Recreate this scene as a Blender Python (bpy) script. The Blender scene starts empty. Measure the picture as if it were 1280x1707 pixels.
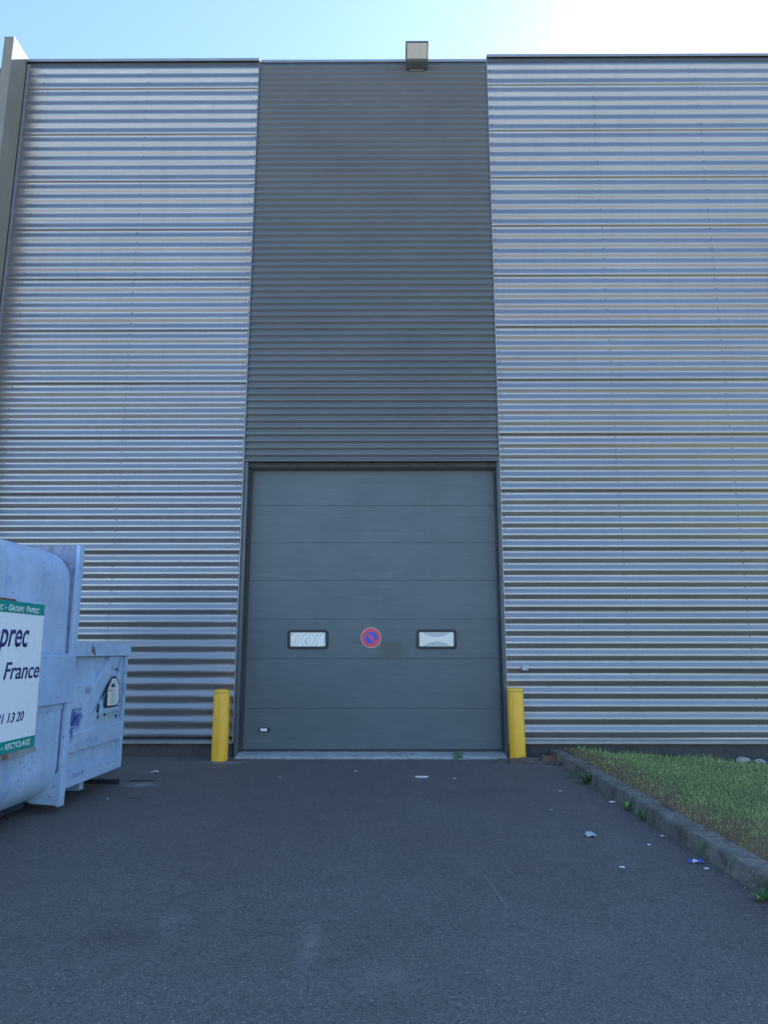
import bpy, math, random
from mathutils import Vector, Matrix
R = math.radians
random.seed(7)
scene = bpy.context.scene
COL = scene.collection

# ------------------------------------------------------------ camera
cam = bpy.data.cameras.new('camera'); camo = bpy.data.objects.new('camera', cam); COL.objects.link(camo)
scene.camera = camo
camo.location = (0, -11.1, 1.545)
camo.rotation_euler = (R(90 + 11.1), 0, R(.3))
cam.sensor_fit = 'VERTICAL'; cam.sensor_height = 24; cam.lens = 24 * 1185 / 1707
cam.clip_end = 3000; cam.clip_start = .05
scene.render.resolution_x = 767; scene.render.resolution_y = 1024

# ------------------------------------------------------------ sky and sun
SUN_EL, SUN_AZ = 38.6, 34.5          # azimuth measured from +Y towards +X
w = bpy.data.worlds.new('World'); scene.world = w; w.use_nodes = True
nt = w.node_tree; bg = nt.nodes['Background']
sky = nt.nodes.new('ShaderNodeTexSky'); sky.sky_type = 'NISHITA'; sky.sun_disc = False
sky.sun_elevation = R(SUN_EL); sky.sun_rotation = R(SUN_AZ)
sky.air_density = .95; sky.dust_density = .25; sky.ozone_density = 3.4; sky.altitude = 50
nt.links.new(sky.outputs[0], bg.inputs[0]); bg.inputs[1].default_value = .15
sun = bpy.data.lights.new('sun', 'SUN'); suno = bpy.data.objects.new('sun', sun); COL.objects.link(suno)
sun.energy = 5.0; sun.angle = R(.53); sun.color = (1, .93, .82)
sd = Vector((math.sin(R(SUN_AZ)) * math.cos(R(SUN_EL)), math.cos(R(SUN_AZ)) * math.cos(R(SUN_EL)), math.sin(R(SUN_EL))))
suno.rotation_euler = sd.to_track_quat('Z', 'Y').to_euler()
suno.location = (30, 40, 40)
scene.view_settings.view_transform = 'Standard'; scene.view_settings.look = 'None'
scene.view_settings.exposure = 1.5; scene.view_settings.gamma = 1

# ------------------------------------------------------------ node helpers
class NT:
    def __init__(s, name):
        s.m = bpy.data.materials.new(name); s.m.use_nodes = True
        s.t = s.m.node_tree; s.b = s.t.nodes['Principled BSDF']
        s.tc = s.t.nodes.new('ShaderNodeTexCoord'); s.obj = s.tc.outputs['Object']
    def n(s, typ, **kw):
        n = s.t.nodes.new(typ)
        for k, v in kw.items(): setattr(n, k, v)
        return n
    def L(s, a, b): s.t.links.new(a, b)
    def mapping(s, scale=(1, 1, 1), loc=(0, 0, 0), rot=(0, 0, 0)):
        m = s.n('ShaderNodeMapping'); m.inputs['Scale'].default_value = scale; m.inputs['Location'].default_value = loc
        m.inputs['Rotation'].default_value = rot; s.L(s.obj, m.inputs[0]); return m.outputs[0]
    def noise(s, scale, detail=4, rough=.55, vec=None, dist=0):
        n = s.n('ShaderNodeTexNoise'); n.inputs['Scale'].default_value = scale; n.inputs['Detail'].default_value = detail
        n.inputs['Roughness'].default_value = rough; n.inputs['Distortion'].default_value = dist
        s.L(vec or s.obj, n.inputs['Vector']); return n.outputs['Fac']
    def vor(s, scale, vec=None, feature='F1', out='Distance'):
        n = s.n('ShaderNodeTexVoronoi', feature=feature); n.inputs['Scale'].default_value = scale
        s.L(vec or s.obj, n.inputs['Vector']); return n.outputs[out]
    def ramp(s, fac, stops, interp='LINEAR'):
        r = s.n('ShaderNodeValToRGB'); cr = r.color_ramp; cr.interpolation = interp
        while len(cr.elements) < len(stops): cr.elements.new(.5)
        for e, (p, c) in zip(cr.elements, stops):
            e.position = p; e.color = (c, c, c, 1) if isinstance(c, (int, float)) else (*c, 1)
        s.L(fac, r.inputs[0]); return r.outputs[0]
    def mix(s, fac, a, b, blend='MIX'):
        m = s.n('ShaderNodeMix', data_type='RGBA', blend_type=blend)
        for i, v in ((0, fac), (6, a), (7, b)):
            if hasattr(v, 'links'): s.L(v, m.inputs[i])
            elif i == 0: m.inputs[0].default_value = v
            else: m.inputs[i].default_value = (*v, 1)
        return m.outputs[2]
    def math(s, op, a, b=0.0, clamp=False):
        m = s.n('ShaderNodeMath', operation=op); m.use_clamp = clamp
        for i, v in ((0, a), (1, b)):
            if hasattr(v, 'links'): s.L(v, m.inputs[i])
            else: m.inputs[i].default_value = v
        return m.outputs[0]
    def xyz(s):
        x = s.n('ShaderNodeSeparateXYZ'); s.L(s.obj, x.inputs[0]); return x.outputs
    def bump(s, h, strength, dist=.01):
        b = s.n('ShaderNodeBump'); b.inputs['Strength'].default_value = strength; b.inputs['Distance'].default_value = dist
        s.L(h, b.inputs['Height']); s.L(b.outputs[0], s.b.inputs['Normal'])
    def set(s, col=None, rough=None, metal=None, spec=None, coat=None):
        for k, v in (('Base Color', col), ('Roughness', rough), ('Metallic', metal), ('Specular IOR Level', spec), ('Coat Weight', coat)):
            if v is None: continue
            if hasattr(v, 'links'): s.L(v, s.b.inputs[k])
            elif k == 'Base Color': s.b.inputs[k].default_value = (*v, 1)
            else: s.b.inputs[k].default_value = v
        return s.m

M = {}
def simple(name, col, rough=.5, metal=0, var=.12, scale=6, bump=0, bs=60):
    t = NT(name); c2 = tuple(x * (1 - var) for x in col); c1 = tuple(min(1, x * (1 + var)) for x in col)
    c = t.ramp(t.noise(scale, 6, .65), [(.3, c2), (.7, c1)])
    r = t.ramp(t.noise(scale * 2.3, 4), [(.3, max(0, rough - .07)), (.7, rough + .07)])
    if bump: t.bump(t.noise(bs, 3), bump, .002)
    M[name] = t.set(c, r, metal); return M[name]

# silver coated steel sheeting
t = NT('silver_sheet')
nz = t.noise(1.0, 5, .6, t.mapping((.35, 1, 1.6)))
str_ = t.noise(1.0, 3, .6, t.mapping((14, 1, .5)))
c = t.ramp(nz, [(.25, (.325, .315, .315)), (.75, (.395, .38, .38))])
c = t.mix(t.ramp(t.noise(1.0, 6, .7, t.mapping((5, 1, .35), (9, 0, 4))), [(.52, 0.0), (.75, .35)]), c, (.25, .245, .23))
c = t.mix(t.ramp(str_, [(.45, 0.0), (.8, .4)]), c, (.34, .33, .31))
t.bump(t.noise(3.0, 2, .5, t.mapping((.4, 1, 1))), .25, .004)
t.set(c, t.ramp(t.noise(5, 4, .6, t.mapping((.6, 1, 3))), [(.3, .27), (.7, .38)]), .74)
M['silver'] = t.m
simple('silver_trim', (.34, .34, .345), .45, .5)
simple('seal_rubber', (.04, .045, .05), .55)
# anthracite sheeting and door
t = NT('anthracite_sheet')
c = t.ramp(t.noise(1.2, 5, .6, t.mapping((.5, 1, 1))), [(.3, (.135, .143, .145)), (.7, (.162, .170, .170))])
t.bump(t.noise(3.0, 2, .5, t.mapping((.4, 1, 1))), .2, .004)
M['anth'] = t.set(c, t.ramp(t.noise(4, 4), [(.3, .36), (.7, .46)]), .25)
t = NT('door_panel')
c = t.ramp(t.noise(1.1, 5, .6), [(.3, (.096, .118, .126)), (.7, (.115, .140, .148))])
dust = t.ramp(t.noise(5, 8, .7, t.mapping((1, 1, .35))), [(.5, 0.0), (.8, .3)])
c = t.mix(dust, c, (.15, .17, .17))
wv = t.n('ShaderNodeTexWave', wave_type='BANDS', bands_direction='Z', wave_profile='TRI'); wv.inputs['Scale'].default_value = 12.0
t.L(t.obj, wv.inputs[0])
sc = t.ramp(t.noise(1, 5, .7, t.mapping((1.3, 1, 48))), [(.5, 0.0), (.75, .55)])
c = t.mix(sc, c, (.17, .185, .19))
t.bump(t.math('ADD', t.math('ADD', t.math('MULTIPLY', wv.outputs['Fac'], .5), t.math('MULTIPLY', t.noise(260, 2), .25)), t.math('MULTIPLY', t.noise(1.2, 2), 3.0)), .45, .002)
M['door'] = t.set(c, .5, .1)
simple('anthracite_trim', (.10, .112, .118), .45, .2)
simple('pier_paint', (.26, .245, .205), .7, 0, .08, 1.5, .05, 8); M['pier_paint'].node_tree.nodes['Principled BSDF'].inputs['Specular IOR Level'].default_value = .2
simple('black_rubber', (.012, .013, .016), .45)
simple('dark_void', (.03, .032, .035), .8)
simple('lamp_housing', (.16, .165, .175), .5)
simple('yellow_back', (.5, .36, .03), .5)

# pane : milky acrylic, painted pattern stands in for interior view and reflections
def pane_mat(name, kind):
    t = NT(name)
    if kind == 0:
        v = t.n('ShaderNodeTexWave', wave_type='RINGS', rings_direction='Y'); v.inputs['Scale'].default_value = 5
        v.inputs['Distortion'].default_value = 16; v.inputs['Detail'].default_value = 1.5; v.inputs['Detail Scale'].default_value = 1.0
        t.L(t.mapping((1.1, 1, .75), (1.05, 0, -1.15)), v.inputs[0])
        c = t.ramp(v.outputs['Fac'], [(.05, (.50, .54, .53)), (.3, (.70, .70, .65)), (.9, (.80, .79, .74))])
    else:
        x = t.xyz(); cxx = t.math('SUBTRACT', x[0], .761); czz = t.math('SUBTRACT', x[2], 1.732)
        a = t.math('ADD', t.math('ABSOLUTE', czz), t.math('MULTIPLY', t.math('MULTIPLY', cxx, cxx), -1.5))
        a = t.math('ADD', a, t.math('MULTIPLY', t.math('SUBTRACT', t.noise(12, 4), .5), .05))
        c = t.ramp(a, [(.0, (.72, .71, .64)), (.028, (.70, .69, .63)), (.045, (.34, .40, .42)), (.1, (.42, .47, .48))])
    return t.set(c, .18, 0, .6)
M['pane0'] = pane_mat('painted_swirl_pane', 0); M['pane1'] = pane_mat('painted_arc_pane', 1)

# asphalt
t = NT('asphalt')
ag = t.vor(150.0); ag2 = t.vor(420.0); agc = t.vor(150.0, out='Color'); big = t.noise(.55, 6, .6); mid = t.noise(4, 5, .65)
c = t.ramp(agc, [(.15, (.125, .111, .086)), (.5, (.182, .163, .128)), (.86, (.285, .257, .208)), (1, (.44, .41, .34))])
c = t.mix(t.ramp(ag, [(.25, 0.0), (.6, .75)]), c, (.055, .056, .060))
c = t.mix(t.ramp(ag2, [(.0, .2), (.45, 0.0)]), c, (.26, .25, .23))
spv = t.n('ShaderNodeTexVoronoi'); spv.inputs['Scale'].default_value = 33; t.L(t.obj, spv.inputs['Vector'])
sp = t.math('MULTIPLY', t.math('LESS_THAN', spv.outputs['Distance'], .085), t.math('GREATER_THAN', t.noise(9, 2), .5))
c = t.mix(t.math('MULTIPLY', sp, .6), c, (.5, .49, .45))
c = t.mix(t.ramp(big, [(.3, 0.0), (.72, .45)]), c, (.17, .168, .16))
c = t.mix(t.ramp(mid, [(.5, 0.0), (.75, .3)]), c, (.03, .031, .033))
X = t.xyz()
# dusty band of fine grit along the wall foot, faded tyre lanes worn pale
edge = t.math('MULTIPLY', t.ramp(t.math('ADD', X[1], t.math('MULTIPLY', t.math('SUBTRACT', mid, .5), 1.2)), [(0, 0.0), (1, 1.0)]), 1)
fr = t.n('ShaderNodeMapRange'); fr.inputs[1].default_value = -1.2; fr.inputs[2].default_value = 0; t.L(t.math('ADD', X[1], t.math('MULTIPLY', t.math('SUBTRACT', mid, .5), 1.6)), fr.inputs[0])
c = t.mix(t.math('MULTIPLY', fr.outputs[0], .28), c, (.17, .165, .155))
fk = t.n('ShaderNodeMapRange'); fk.inputs[1].default_value = 2.0; fk.inputs[2].default_value = 2.5; t.L(t.math('ADD', X[0], t.math('MULTIPLY', t.math('SUBTRACT', t.noise(7, 5, .7), .5), .6)), fk.inputs[0])
c = t.mix(t.math('MULTIPLY', fk.outputs[0], .4), c, (.10, .095, .078))
def blob(cx, cy, rx, ry, soft=1.2):
    dx = t.math('DIVIDE', t.math('SUBTRACT', X[0], cx), rx); dy = t.math('DIVIDE', t.math('SUBTRACT', X[1], cy), ry)
    d = t.math('SQRT', t.math('ADD', t.math('MULTIPLY', dx, dx), t.math('MULTIPLY', dy, dy)))
    d = t.math('ADD', d, t.math('MULTIPLY', t.math('SUBTRACT', t.noise(16, 6, .7), .5), 1.4))
    return t.math('SUBTRACT', 1.0, t.math('MULTIPLY', d, soft), True)
for (a, b_, rx, ry, k) in ((-2.92, -2.25, .3, .26, .95), (-2.3, -.55, .5, .16, .8), (-.42, -6.9, .09, .5, .42), (.0, -7.3, .25, .25, .2), (1.1, -6.9, .2, .3, .15), (1.3, -5.3, .3, .12, .12), (-1.25, -6.6, .12, .35, .2), (2.3, -.7, .45, .5, .35), (-3.1, -1.35, .18, .1, .7)):
    c = t.mix(t.math('MULTIPLY', blob(a, b_, rx, ry), k), c, (.36, .35, .32))
for (a, b_, rx, ry, k) in ((-1.5, -6.8, .35, .2, .5), (1.2, -2.6, .7, .4, .35)):
    c = t.mix(t.math('MULTIPLY', blob(a, b_, rx, ry), k), c, (.02, .021, .024))
# thin scratch
ln = t.math('ABSOLUTE', t.math('SUBTRACT', t.math('ADD', X[0], t.math('MULTIPLY', X[1], .09)), .165))
lm = t.math('MULTIPLY', t.math('LESS_THAN', ln, .006), t.math('MULTIPLY', t.math('GREATER_THAN', X[1], -6.35), t.math('LESS_THAN', X[1], -5.7)))
c = t.mix(t.math('MULTIPLY', t.math('MULTIPLY', lm, t.noise(90, 2)), .7), c, (.4, .4, .38))
co = t.vor(95.0, out='Color')
c = t.mix(t.ramp(co, [(.08, .85), (.35, 0.0)]), c, (.045, .046, .048))
c = t.mix(t.ramp(co, [(.72, 0.0), (.95, .6)]), c, (.27, .265, .255))
c = t.mix(t.ramp(t.noise(38, 3, .7), [(.42, 0.0), (.72, .45)]), c, (.22, .205, .18))
spk = t.n('ShaderNodeTexVoronoi'); spk.inputs['Scale'].default_value = 70; t.L(t.obj, spk.inputs['Vector'])
spm = t.math('MULTIPLY', t.math('LESS_THAN', spk.outputs['Distance'], .2), t.math('GREATER_THAN', t.math('MULTIPLY', t.noise(31, 1), t.math('ADD', t.noise(1.1, 4), .5)), .62))
c = t.mix(spm, c, (.60, .58, .52))
hh = t.math('ADD', t.math('MULTIPLY', ag, -1.0), t.math('MULTIPLY', mid, .6))
t.bump(t.math('ADD', hh, t.math('MULTIPLY', t.noise(38, 3, .7), 1.2)), .7, .007)
M['asphalt'] = t.set(c, t.ramp(agc, [(0, .62), (1, .85)]), 0, .35)

# concrete kerb / threshold / plinth
def concrete(name, a, b, moss=0.0, st=.5, pale=.8):
    t = NT(name)
    c = t.ramp(t.noise(3, 8, .7), [(.3, a), (.7, b)])
    c = t.mix(t.ramp(t.vor(70), [(.1, .35), (.5, 0.0)]), c, tuple(x * .5 for x in a))
    c = t.mix(t.ramp(t.noise(9, 8, .75), [(.5, 0.0), (.66, st)]), c, tuple(x * .35 for x in a))
    c = t.mix(t.ramp(t.vor(24), [(.08, pale), (.2, 0.0)]), c, (.42, .42, .39))
    if moss: c = t.mix(t.ramp(t.noise(2.2, 7, .75), [(.5, 0.0), (.72, moss)]), c, (.05, .06, .028))
    t.bump(t.math('ADD', t.noise(45, 6, .7), t.math('MULTIPLY', t.vor(90), .6)), .6, .006)
    M[name] = t.set(c, .9, 0, .3)
concrete('kerb_concrete', (.12, .115, .095), (.27, .255, .22), .8, .75)
concrete('threshold_concrete', (.36, .37, .36), (.48, .49, .48), 0, .6, .3)
concrete('plinth_concrete', (.075, .072, .07), (.10, .098, .095), .3, .5, .1)  # tone lowered to hold the container's shade on the left plinth
concrete('rubble', (.30, .30, .29), (.42, .42, .40))
concrete('brick_piece', (.20, .11, .08), (.28, .16, .12))
concrete('slate', (.09, .085, .075), (.14, .13, .115))
simple('soil', (.075, .058, .035), .95, 0, .35, 14, .5, 40)
simple('bounce_ground', (.22, .20, .175), .95, 0, .3, .3)  # tone of the unseen far ground chosen to bounce light onto the wall
t = NT('turf')
c = t.ramp(t.noise(1.3, 7, .7), [(.3, (.11, .14, .05)), (.7, (.17, .18, .07))])
Xt = t.xyz(); k = t.n('ShaderNodeMapRange'); k.inputs[1].default_value = 3.25; k.inputs[2].default_value = 2.65
t.L(t.math('ADD', Xt[0], t.math('MULTIPLY', t.math('SUBTRACT', t.noise(3, 6, .7), .5), 1.2)), k.inputs[0])
c = t.mix(k.outputs[0], c, (.16, .11, .06)); t.bump(t.noise(30, 6), .7, .02)
M['turf'] = t.set(c, .95, 0, .2)
def leafy(name, a, b, rough=.6):
    t = NT(name); oi = t.n('ShaderNodeNewGeometry')
    c = t.ramp(oi.outputs['Random Per Island'], [(0, a), (.8, b), (1, tuple(min(1, x * 1.6) for x in b))])
    M[name] = t.set(c, rough, 0, .3)
leafy('grass_blade', (.17, .23, .07), (.38, .46, .17))
leafy('dry_blade', (.22, .18, .08), (.42, .36, .18))
leafy('weed_leaf', (.05, .12, .03), (.10, .21, .05), .5)
leafy('petal', (.55, .56, .5), (.75, .75, .7))
# bollard paint
t = NT('bollard_paint')
c = t.ramp(t.noise(5, 6, .65), [(.3, (.93, .46, .02)), (.7, (.98, .54, .03))])
Xb = t.xyz()
chip = t.math('GREATER_THAN', t.noise(26, 6, .8, t.mapping((1.4, 1.4, .8))), .63)
low = t.ramp(Xb[2], [(.0, .9), (.33, .55), (.6, .15), (.93, .0), (.965, .9), (.985, .3)])
c = t.mix(t.math('MULTIPLY', chip, low), c, (.06, .05, .035))
c = t.mix(t.math('MULTIPLY', t.ramp(t.noise(7, 7, .75, t.mapping((3, 3, .6))), [(.5, 0.0), (.75, .5)]), .5), c, (.36, .27, .05))
t.bump(t.noise(22, 5), .2, .003)
M['bollard'] = t.set(c, .42)
simple('worn_cap', (.42, .33, .08), .6, 0, .4, 25)
# container paint
def cpaint(name, base, rustamt=.0, wear=.5, chips=()):
    t = NT(name)
    d = tuple(x * .78 for x in base); l = tuple(min(1, x * 1.12) for x in base)
    c = t.ramp(t.noise(1.6, 7, .7), [(.28, d), (.72, l)])
    c = t.mix(t.ramp(t.noise(6, 8, .7, t.mapping((1, 1, .25), (3, 1, 0))), [(.5, 0.0), (.72, .5 * wear)]), c, (base[0] * 1.25, base[1] * 1.15, base[2] * 1.0))
    c = t.mix(t.ramp(t.noise(4.2, 8, .8, t.mapping((1, 1, .8), (7, 3, 1))), [(.58, 0.0), (.63, .7 * wear)]), c, (base[0] * .45, base[1] * .5, base[2] * .75))
    rr = t.math('MULTIPLY', t.ramp(t.noise(2.6, 9, .85, t.mapping((1, 1, .5), (5, 9, 2))), [(.60, 0.0), (.66, 1.0)]), .75)
    c = t.mix(t.math('MULTIPLY', rr, t.ramp(t.noise(30, 5, .7), [(.4, .1), (.6, .9)])), c, (.30, .17, .10))
    scr = t.ramp(t.noise(1, 5, .8, t.mapping((2, 34, 3), (0, 0, 0), (R(12), 0, 0))), [(.66, 0.0), (.70, .55)])
    c = t.mix(scr, c, (.50, .58, .66))
    sp = t.math('MULTIPLY', t.math('LESS_THAN', t.vor(16), .14), t.math('GREATER_THAN', t.noise(3, 4), .54))
    c = t.mix(t.math('MULTIPLY', sp, .85), c, (.035, .04, .07))
    stq = t.ramp(t.noise(1, 6, .7, t.mapping((9, 9, .6), (4, 0, 0))), [(.5, 0.0), (.68, .45)])
    c = t.mix(stq, c, (base[0] * .62, base[1] * .68, base[2] * .74))
    if rustamt: c = t.mix(t.ramp(t.noise(5, 9, .8, t.mapping((1, 1, 1), (2, 5, 9))), [(.5, 0.0), (.58, rustamt)]), c, (.16, .075, .04))
    X = t.xyz()
    for (cy, cz, ry, rz, col, dens) in chips:      # flaked and scraped places, fixed on the panel
        dx = t.math('DIVIDE', t.math('SUBTRACT', X[1], cy), ry); dz = t.math('DIVIDE', t.math('SUBTRACT', X[2], cz), rz)
        d = t.math('SQRT', t.math('ADD', t.math('MULTIPLY', dx, dx), t.math('MULTIPLY', dz, dz)))
        k = t.math('SUBTRACT', t.math('ADD', t.noise(26, 7, .75, t.mapping((1, 1, .55))), dens), t.math('MULTIPLY', d, .22))
        c = t.mix(t.ramp(k, [(.50, 0.0), (.53, .9)]), c, col)
    t.bump(t.math('ADD', t.noise(2.4, 3), t.math('MULTIPLY', t.noise(40, 4), .05)), .5, .03)
    M[name] = t.set(c, t.ramp(t.noise(6, 5), [(.3, .36), (.7, .55)]), 0, .5)
BL = (.38, .52, .69)
cpaint('container_blue', BL, 0, .75); cpaint('container_blue_worn', (.37, .51, .67), 0, 1.0, [(-1.26, .86, .13, .10, (.04, .085, .30), .20), (-1.36, .78, .05, .13, (.05, .09, .30), .20),
    (-1.03, 1.13, .10, .05, (.16, .22, .28), .16), (-.40, 1.345, .07, .04, (.17, .23, .32), .14), (-.9, .60, .3, .10, (.24, .36, .56), .12), (-1.15, .30, .22, .04, (.16, .24, .38), .13),
    (-.5, .80, .25, .07, (.36, .44, .50), .15), (-1.05, 1.56, .045, .045, (.17, .065, .025), .22), (-1.02, 1.535, .035, .04, (.22, .09, .03), .16)])
cpaint('container_blue_scuffed', (.23, .26, .36), .55, 1.0); cpaint('container_belt', (.34, .49, .69), 0, .7)
cpaint('rusty_lip', (.30, .30, .30), .95)
simple('steel_dark', (.025, .035, .055), .6, .3, .3)
simple('rust', (.20, .075, .03), .9, 0, .4, 40)
simple('rust_stain', (.34, .31, .28), .8, 0, .25, 30)
simple('sign_white', (.78, .84, .88), .3, 0, .008)
simple('sign_green', (.0, .27, .22), .32, 0, .06)
simple('letter_navy', (.02, .02, .15), .4, 0, .1)
simple('letter_white', (.75, .80, .80), .4, 0, .03)
simple('tag_white', (.62, .66, .66), .4, 0, .08, 12)
simple('tag_grey', (.40, .43, .44), .5)
simple('sign_red', (.72, .045, .065), .35, 0, .06)
simple('sign_blue', (.035, .06, .50), .35, 0, .06)
simple('sign_rim', (.7, .62, .66), .4, 0, .05)
simple('glue_residue', (.105, .113, .102), .6, 0, .12, 30)
simple('box_grey', (.42, .46, .50), .5)
simple('lens_dark', (.02, .04, .08), .2)
simple('lamp_glass', (.93, .90, .82), .35, .6, .04, 18)
simple('wood', (.13, .105, .085), .85, 0, .35, 12, .4, 60)
simple('paper_white', (.72, .73, .74), .6, 0, .05)
simple('paper_dirty', (.48, .46, .42), .7, 0, .2, 20)
simple('grit_stone', (.24, .235, .22), .9, 0, .5, 50)
simple('plastic_clear', (.45, .50, .52), .25, 0, .2, 20)
simple('wrapper_blue', (.06, .12, .50), .35, 0, .1)
simple('steel_screw', (.16, .17, .18), .5, .5)

# ------------------------------------------------------------ mesh helpers
class MB:
    def __init__(s): s.v = []; s.f = []
    def quad(s, *p):
        i = len(s.v); s.v += [tuple(q) for q in p]; s.f.append(tuple(range(i, i + len(p)))); return s
    def box(s, x0, x1, y0, y1, z0, z1):
        i = len(s.v)
        s.v += [(x, y, z) for z in (z0, z1) for (x, y) in ((x0, y0), (x1, y0), (x1, y1), (x0, y1))]
        s.f += [tuple(i + k for k in q) for q in ((3, 2, 1, 0), (4, 5, 6, 7), (0, 1, 5, 4), (1, 2, 6, 5), (2, 3, 7, 6), (3, 0, 4, 7))]
        return s
    def prism(s, poly, axis, a, b):
        """poly: 2D points, extruded along axis from a to b (x: (y,z); y: (x,z); z: (x,y))"""
        def P(q, c): return (c, q[0], q[1]) if axis == 'x' else (q[0], c, q[1]) if axis == 'y' else (q[0], q[1], c)
        i = len(s.v); n = len(poly)
        s.v += [P(q, a) for q in poly] + [P(q, b) for q in poly]
        s.f.append(tuple(i + k for k in range(n))[::-1]); s.f.append(tuple(i + n + k for k in range(n)))
        s.f += [(i + k, i + (k + 1) % n, i + n + (k + 1) % n, i + n + k) for k in range(n)]
        return s
    def ring(s, outer, inner, axis, a, b):
        """frame between two polygons with the same count"""
        def P(q, c): return (c, q[0], q[1]) if axis == 'x' else (q[0], c, q[1]) if axis == 'y' else (q[0], q[1], c)
        i = len(s.v); n = len(outer)
        for poly, c in ((outer, a), (inner, a), (outer, b), (inner, b)): s.v += [P(q, c) for q in poly]
        for k in range(n):
            j = (k + 1) % n; o0, i0, o1, i1 = i, i + n, i + 2 * n, i + 3 * n
            s.f += [(o0 + k, i0 + k, i0 + j, o0 + j), (o1 + k, o1 + j, i1 + j, i1 + k), (o0 + k, o0 + j, o1 + j, o1 + k), (i0 + k, i1 + k, i1 + j, i0 + j)]
        return s
    def lathe(s, prof, cx=0, cy=0, n=32, cap=True):
        i = len(s.v)
        for r, z in prof: s.v += [(cx + r * math.cos(2 * math.pi * k / n), cy + r * math.sin(2 * math.pi * k / n), z) for k in range(n)]
        for a in range(len(prof) - 1):
            s.f += [(i + a * n + k, i + a * n + (k + 1) % n, i + (a + 1) * n + (k + 1) % n, i + (a + 1) * n + k) for k in range(n)]
        if cap: s.f.append(tuple(i + k for k in range(n))[::-1]); s.f.append(tuple(i + (len(prof) - 1) * n + k for k in range(n)))
        return s
    def build(s, name, mat, parent=None, bevel=0, smooth=False, seg=2, fix=True):
        me = bpy.data.meshes.new(name); me.from_pydata(s.v, [], s.f); me.materials.append(M[mat] if isinstance(mat, str) else mat)
        if fix:
            import bmesh
            b = bmesh.new(); b.from_mesh(me); bmesh.ops.recalc_face_normals(b, faces=b.faces); b.to_mesh(me); b.free()
        o = bpy.data.objects.new(name, me); COL.objects.link(o)
        if smooth: me.shade_smooth()
        if bevel:
            m = o.modifiers.new('bevel', 'BEVEL'); m.width = bevel; m.segments = seg; m.limit_method = 'ANGLE'; m.angle_limit = R(40)
            m.harden_normals = False
        if parent: o.parent = parent
        return o
def tag(o, label=None, cat=None, group=None, kind=None):
    if label: o['label'] = label
    if cat: o['category'] = cat
    if group: o['group'] = group
    if kind: o['kind'] = kind
    return o
def empty(name, loc=(0, 0, 0), rz=0, **k):
    o = bpy.data.objects.new(name, None); COL.objects.link(o); o.location = loc; o.rotation_euler = (0, 0, rz)
    o.empty_display_size = .2; return tag(o, **k)
def rrect(x0, x1, z0, z1, r, n=5):
    pts = []
    for cx, cz, a0 in ((x1 - r, z1 - r, 0), (x0 + r, z1 - r, 90), (x0 + r, z0 + r, 180), (x1 - r, z0 + r, 270)):
        for k in range(n + 1):
            a = R(a0 + 90 * k / n); pts.append((cx + r * math.cos(a), cz + r * math.sin(a)))
    return pts
def circ(cx, cz, r, n=40): return [(cx + r * math.cos(2 * math.pi * k / n), cz + r * math.sin(2 * math.pi * k / n)) for k in range(n)]

# ------------------------------------------------------------ setting: ground
MB().quad((-900, -900, -.5), (900, -900, -.5), (900, 900, -.5), (-900, 900, -.5)).build('ground', 'bounce_ground')
bpy.data.objects['ground']['kind'] = 'structure'
a_ = MB()
NX, NY = 60, 60
a_.box(-40, 2.46, -24, .6, -.6, 0)
tag(a_.build('asphalt_yard', 'asphalt'), kind='structure')
MB().box(2.461, 30, -24, -13.1, -.6, -.003).build('unseen_asphalt_strip', 'asphalt')['kind'] = 'structure'  # unseen, added in place of lawn to keep its green tint off the wall
def lawn_z(x, y):
    base = .115 - .075 * max(0, x - 2.75) * (1 - min(1, max(0, -y / 7.0)) * .75)
    return max(base, -.42) + .012 * math.sin(x * 3.1 + y * 1.7) + .010 * math.sin(x * 7 - y * 5)
g = MB(); nx, ny = 90, 120
xs = [2.58 + (14 - 2.58) * (i / nx) ** 1.3 for i in range(nx + 1)] + [30]; ys = [.12 - 13.2 * (j / ny) for j in range(ny + 1)]
for y in ys:
    for x in xs: g.v.append((x, y, lawn_z(x, y)))
W_ = len(xs)
for j in range(len(ys) - 1):
    for i in range(W_ - 1): g.f.append((j * W_ + i, j * W_ + i + 1, (j + 1) * W_ + i + 1, (j + 1) * W_ + i))
tag(g.build('lawn', 'turf', smooth=True), kind='structure')

# kerb : precast concrete edging units, one behind another
kr = empty('kerb', (2.4, 0, 0), label='grey concrete kerb edging the lawn, running from the wall toward the viewer', cat='kerb')
ky = -.02
xb = 2.40; xt = 2.425; 
i = 0
while ky > -13:
    L_ = 1.0; j1 = random.uniform(-.006, .006); jz = random.uniform(-.006, .006)
    poly = [(xb + .0 + j1 - 2.4, -.2), (.0 + j1, 0), (.022 + j1, .105 + jz), (.036 + j1, .122 + jz), (.19 + j1, .126 + jz), (.205 + j1, .1 + jz), (.21 + j1, -.2)]
    u = MB(); n = 14
    for k in range(n + 1):
        y = ky - (L_ - .008) * k / n
        for (px, pz) in poly:
            wob = 0 if pz < -.1 else .0045
            u.v.append((px + random.uniform(-wob, wob), y, pz + random.uniform(-wob, wob)))
    m_ = len(poly)
    for k in range(n):
        for q in range(m_ - 1): u.f.append((k * m_ + q, k * m_ + q + 1, (k + 1) * m_ + q + 1, (k + 1) * m_ + q))
    u.f.append(tuple(range(m_))); u.f.append(tuple(n * m_ + q for q in range(m_))[::-1])
    o = u.build('kerb_stone', 'kerb_concrete', kr)
    ky -= L_; i += 1

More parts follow.
